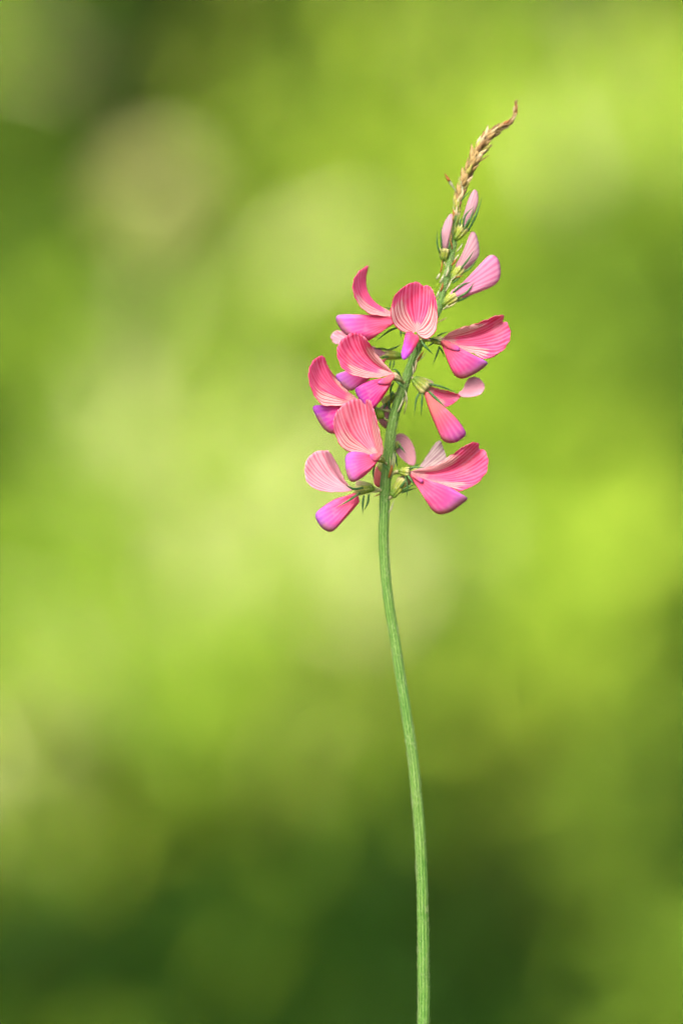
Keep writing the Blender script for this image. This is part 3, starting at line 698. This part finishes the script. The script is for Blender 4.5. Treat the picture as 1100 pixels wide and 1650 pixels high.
# ------------------------------------------------------------------ papery bracts at the nodes
def bract(a, b, wd, mat):
    a = np.array(a, float); b = np.array(b, float); mid = (a + b) / 2 + np.array([1.0, 0, -2.0])
    return sweep('bract', [a, mid, b], [wd * 0.5, wd * 0.72, 0.12], M[mat], plant, seg=6, n=8, flat=0.35)
for a_, b_, wd, mt in [
    ((667, 600, -7), (671, 577, -9), 2.6, 'dry_tan'), ((665, 604, -7), (664, 586, -8), 1.8, 'bract_white'), ((669, 585, -6), (683, 564, -10), 2.2, 'bract_brown'), ((672, 584, -6), (687, 567, -9), 1.1, 'bract_white'), ((667, 586, -6), (676, 566, -10), 1.1, 'bract_white'),
    ((628, 762, -8), (634, 728, -12), 2.0, 'bract_white'), ((626, 770, -8), (632, 744, -11), 3.0, 'bract_brown'), ((632, 758, -6), (637, 730, -8), 1.4, 'bract_white'), ((628, 752, -9), (627, 734, -11), 1.1, 'dry_tan'),
    ((655, 650, -6), (652, 628, -9), 2.2, 'bract_white'), ((640, 664, -8), (650, 640, -11), 2.2, 'bract_white'), ((647, 655, -7), (655, 632, -9), 1.4, 'calyx_pale'), ((650, 668, -5), (656, 640, -7), 1.8, 'calyx_pale'),
    ((624, 830, -2), (635, 806, -4), 2.2, 'bract_white'), ((610, 792, -7), (598, 793, -9), 2.2, 'calyx_pale'), ((641, 634, 2), (650, 618, -4), 1.6, 'calyx_pale'), ((612, 796, -6), (601, 800, -8), 1.4, 'bract_brown'),
    ((709, 470, -3), (713, 455, -5), 2.2, 'bract_brown'), ((708, 456, -3), (714, 442, -6), 2.5, 'bract_white'), ((718, 446, -4), (722, 428, -6), 2.5, 'bract_white'), ((727, 428, -3), (736, 415, -5), 2.2, 'bract_brown'), ((731, 420, -3), (739, 409, -4), 2.2, 'bract_white'),
    ((702, 480, -4), (706, 468, -6), 2.2, 'bract_white'), ((709, 440, 0), (712, 418, -2), 1.6, 'bract_brown'), ((703, 450, -1), (708, 440, -3), 3.0, 'bract_white'), ((717, 470, -4), (728, 448, -6), 1.8, 'bract_white'), ((712, 500, -4), (723, 489, -6), 1.6, 'bract_white'),
    ((724, 395, -1), (727, 374, -4), 1.6, 'dry_brown'), ((728, 402, -2), (724, 386, -4), 1.4, 'bract_brown'), ((735, 406, -2), (745, 392, -4), 1.7, 'bract_white'), ((704, 520, -2), (720, 511, -6), 1.5, 'dry_tan'), ((727, 452, -3), (737, 440, -4), 1.5, 'bract_white'),
    ((726, 360, -2), (733, 340, -5), 2.2, 'dry_gold'), ((730, 352, -3), (729, 336, -5), 2.0, 'bract_brown'), ((733, 366, -3), (738, 344, -6), 1.8, 'calyx'), ((736, 376, -3), (743, 358, -5), 1.6, 'bract_white'), ((730, 380, -2), (733, 362, -5), 1.8, 'calyx'),
]:
    bract(a_, b_, wd, mt)

# ------------------------------------------------------------------ dried buds up to the tip
def dried(a, b, r, mat, name='dried_bud'):
    a = np.array(a, float); b = np.array(b, float); mid = (a + b) / 2 + np.array([random.uniform(-1, 1), 0, -1.0])
    return sweep(name, [a, a + (mid - a) * 0.5, mid, b], [r * 0.5, r, r * 0.85, 0.2], M[mat], plant, seg=7, n=9, flat=0.7)
axis = catmull([p[:3] for p in STEM[-13:]], 60)
mats = ['dry_olive', 'dry_gold', 'dry_tan', 'dry_gold', 'dry_brown', 'dry_olive', 'dry_gold', 'dry_tan']
NS = 150
for i in range(NS):
    q = i / (NS - 1)
    fr = 0.17 + 0.80 * q
    k = int(fr * 59); c = axis[k]; t = axis[min(59, k + 2)] - axis[max(0, k - 2)]; t /= np.linalg.norm(t)
    th = i * 2.4 + random.uniform(-0.3, 0.3)
    nrm = np.cross(t, [0, 0, 1.0]); nrm /= np.linalg.norm(nrm)
    off = nrm * math.cos(th) + np.array([0, 0, 1.0]) * math.sin(th)
    thick = np.interp(fr, [0.17, 0.35, 0.52, 0.62, 0.70, 0.77, 0.83, 0.88, 0.92, 1], [8, 12, 15, 15, 13, 10.5, 7.5, 3.6, 5.4, 3.6])
    ln = np.interp(fr, [0, 0.6, 0.8, 0.9, 1], [20, 20, 14, 9, 8]) * random.uniform(0.75, 1.3)
    a = c + off * thick * 0.2; b2 = c + t * ln + off * thick * random.uniform(0.4, 1.1)
    mt = random.choice(mats if fr < 0.68 else ['dry_brown', 'dry_tan', 'dry_brown', 'dry_gold', 'bract_brown'])
    if fr < 0.36: mt = random.choice(['dry_olive', 'dry_tan', 'calyx', 'dry_gold', 'dry_brown', 'bract_white'])
    dried(a, b2, thick * random.uniform(0.17, 0.33) + 0.5, mt)
for a_, b_, wd, mt in [((763, 262, 8), (767, 246, 6), 0.9, 'tooth'), ((770, 240, 8), (774, 226, 6), 0.8, 'calyx'), ((776, 236, 8), (782, 218, 6), 0.8, 'calyx'), ((758, 268, 6), (762, 250, 6), 1.1, 'tooth'), ((770, 262, 6), (789, 249, 6), 1.3, 'dry_brown'), ((742, 324, 4), (759, 306, 2), 1.2, 'tooth')]:
    o_ = tooth(plant, [a_, tuple((np.array(a_) + np.array(b_)) / 2 + np.array([-0.8, 0, -1])), b_], wd, mt); o_.name = 'bract'
def spike_hairs():
    V, F = [], []
    for _ in range(900):
        fr = random.uniform(0.0, 1.0); k = int(fr * 57); c = axis[k]; t = axis[k + 2] - axis[k]; t = t / np.linalg.norm(t)
        th = random.uniform(0, 6.28); nrm = np.cross(t, [0, 0, 1.0]); nrm /= np.linalg.norm(nrm)
        off = nrm * math.cos(th) + np.array([0, 0, 1.0]) * math.sin(th)
        thick = np.interp(fr, [0.0, 0.35, 0.52, 0.62, 0.70, 0.77, 0.83, 0.88, 0.92, 1], [4, 9, 12, 12, 10, 8, 5.5, 2.6, 4, 2.6])
        b = c + off * thick * random.uniform(0.3, 0.85); tip = b + t * random.uniform(3, 9) + off * random.uniform(0.5, 4)
        sd = np.cross(t, off); i = len(V)
        V += [W(b - sd * 0.3), W(b + sd * 0.3), W(b + off * 0.35), W(tip)]; F += [(i, i + 1, i + 3), (i + 1, i + 2, i + 3), (i + 2, i, i + 3)]
    o = mesh('spike_hairs', V, F, M['dry_tan'], plant); o['kind'] = 'stuff'
spike_hairs()
stray = sweep('dried_bud', [(735, 310, 4), (731, 303, 0), (726, 296, -3), (721, 288, -4), (716.5, 281, -4)], [1.0, 1.1, 2.6, 2.0, 0.3], M['bract_white'], plant, seg=8, n=12, flat=0.7)
sweep('dried_tip', [(723.5, 292, -5), (721, 288, -5), (716, 280, -5)], [2.2, 2.5, 0.4], M['bract_brown'], stray, seg=8, n=6, flat=0.7)

# ------------------------------------------------------------------ pale flower head out of focus on the bank
def flower_head():
    ax, az = (250 - 550) * S, (825 - 325) * S
    D = (1.0 + 1.75 + 0.85 * CAM_Z) / (1 - 0.85 * az) - 0.22
    c = np.array([ax * D, D - 1.0, CAM_Z + az * D])
    base = np.array([c[0] + 0.02, c[1] + 0.02, 0.0]); base[2] = max(0.0, (base[1] - 1.87) / 0.85) - 0.02
    h = empty('flower_head', base)
    h['label'] = 'pale beige-pink flower head blurred into a round disc in the dark upper left foliage'; h['category'] = 'flower'
    mp = plain('faded_pink', tuple(v * 0.95 for v in lin(228, 230, 168)[:3]) + (1,), tuple(v * 0.85 for v in lin(218, 218, 154)[:3]) + (1,), 60, 0.3)
    mg = M['calyx']
    V, F = [], []
    n = 10
    for i in range(n):
        q = i / (n - 1); p = base * (1 - q) + c * q + np.array([0.01 * math.sin(q * 3), 0, 0])
        for k in range(6):
            a = k * math.pi / 3; V.append(p + 0.0018 * np.array([math.cos(a), math.sin(a), 0]))
    for i in range(n - 1):
        for k in range(6): F.append((i * 6 + k, i * 6 + (k + 1) % 6, i * 6 + 6 + (k + 1) % 6, i * 6 + 6 + k))
    mesh('stem', V, F, mg, h)
    for i in range(150):
        gz = 1 - 2 * (i + 0.5) / 150; th = i * 2.39996; rr = math.sqrt(1 - gz * gz)
        d = np.array([rr * math.cos(th), rr * math.sin(th), gz]); sd = np.cross(d, [0.3, 0.5, 0.8]); sd /= np.linalg.norm(sd); up = np.cross(d, sd)
        a = c + d * 0.010; Lp = 0.0145
        V = [a, a + d * Lp * .5 + sd * .006, a + d * Lp * .6 + up * .002, a + d * Lp * .5 - sd * .006, a + d * Lp]
        mesh('floret', V, [(0, 1, 2), (0, 2, 3), (1, 4, 2), (2, 4, 3)], mp, h)
flower_head()
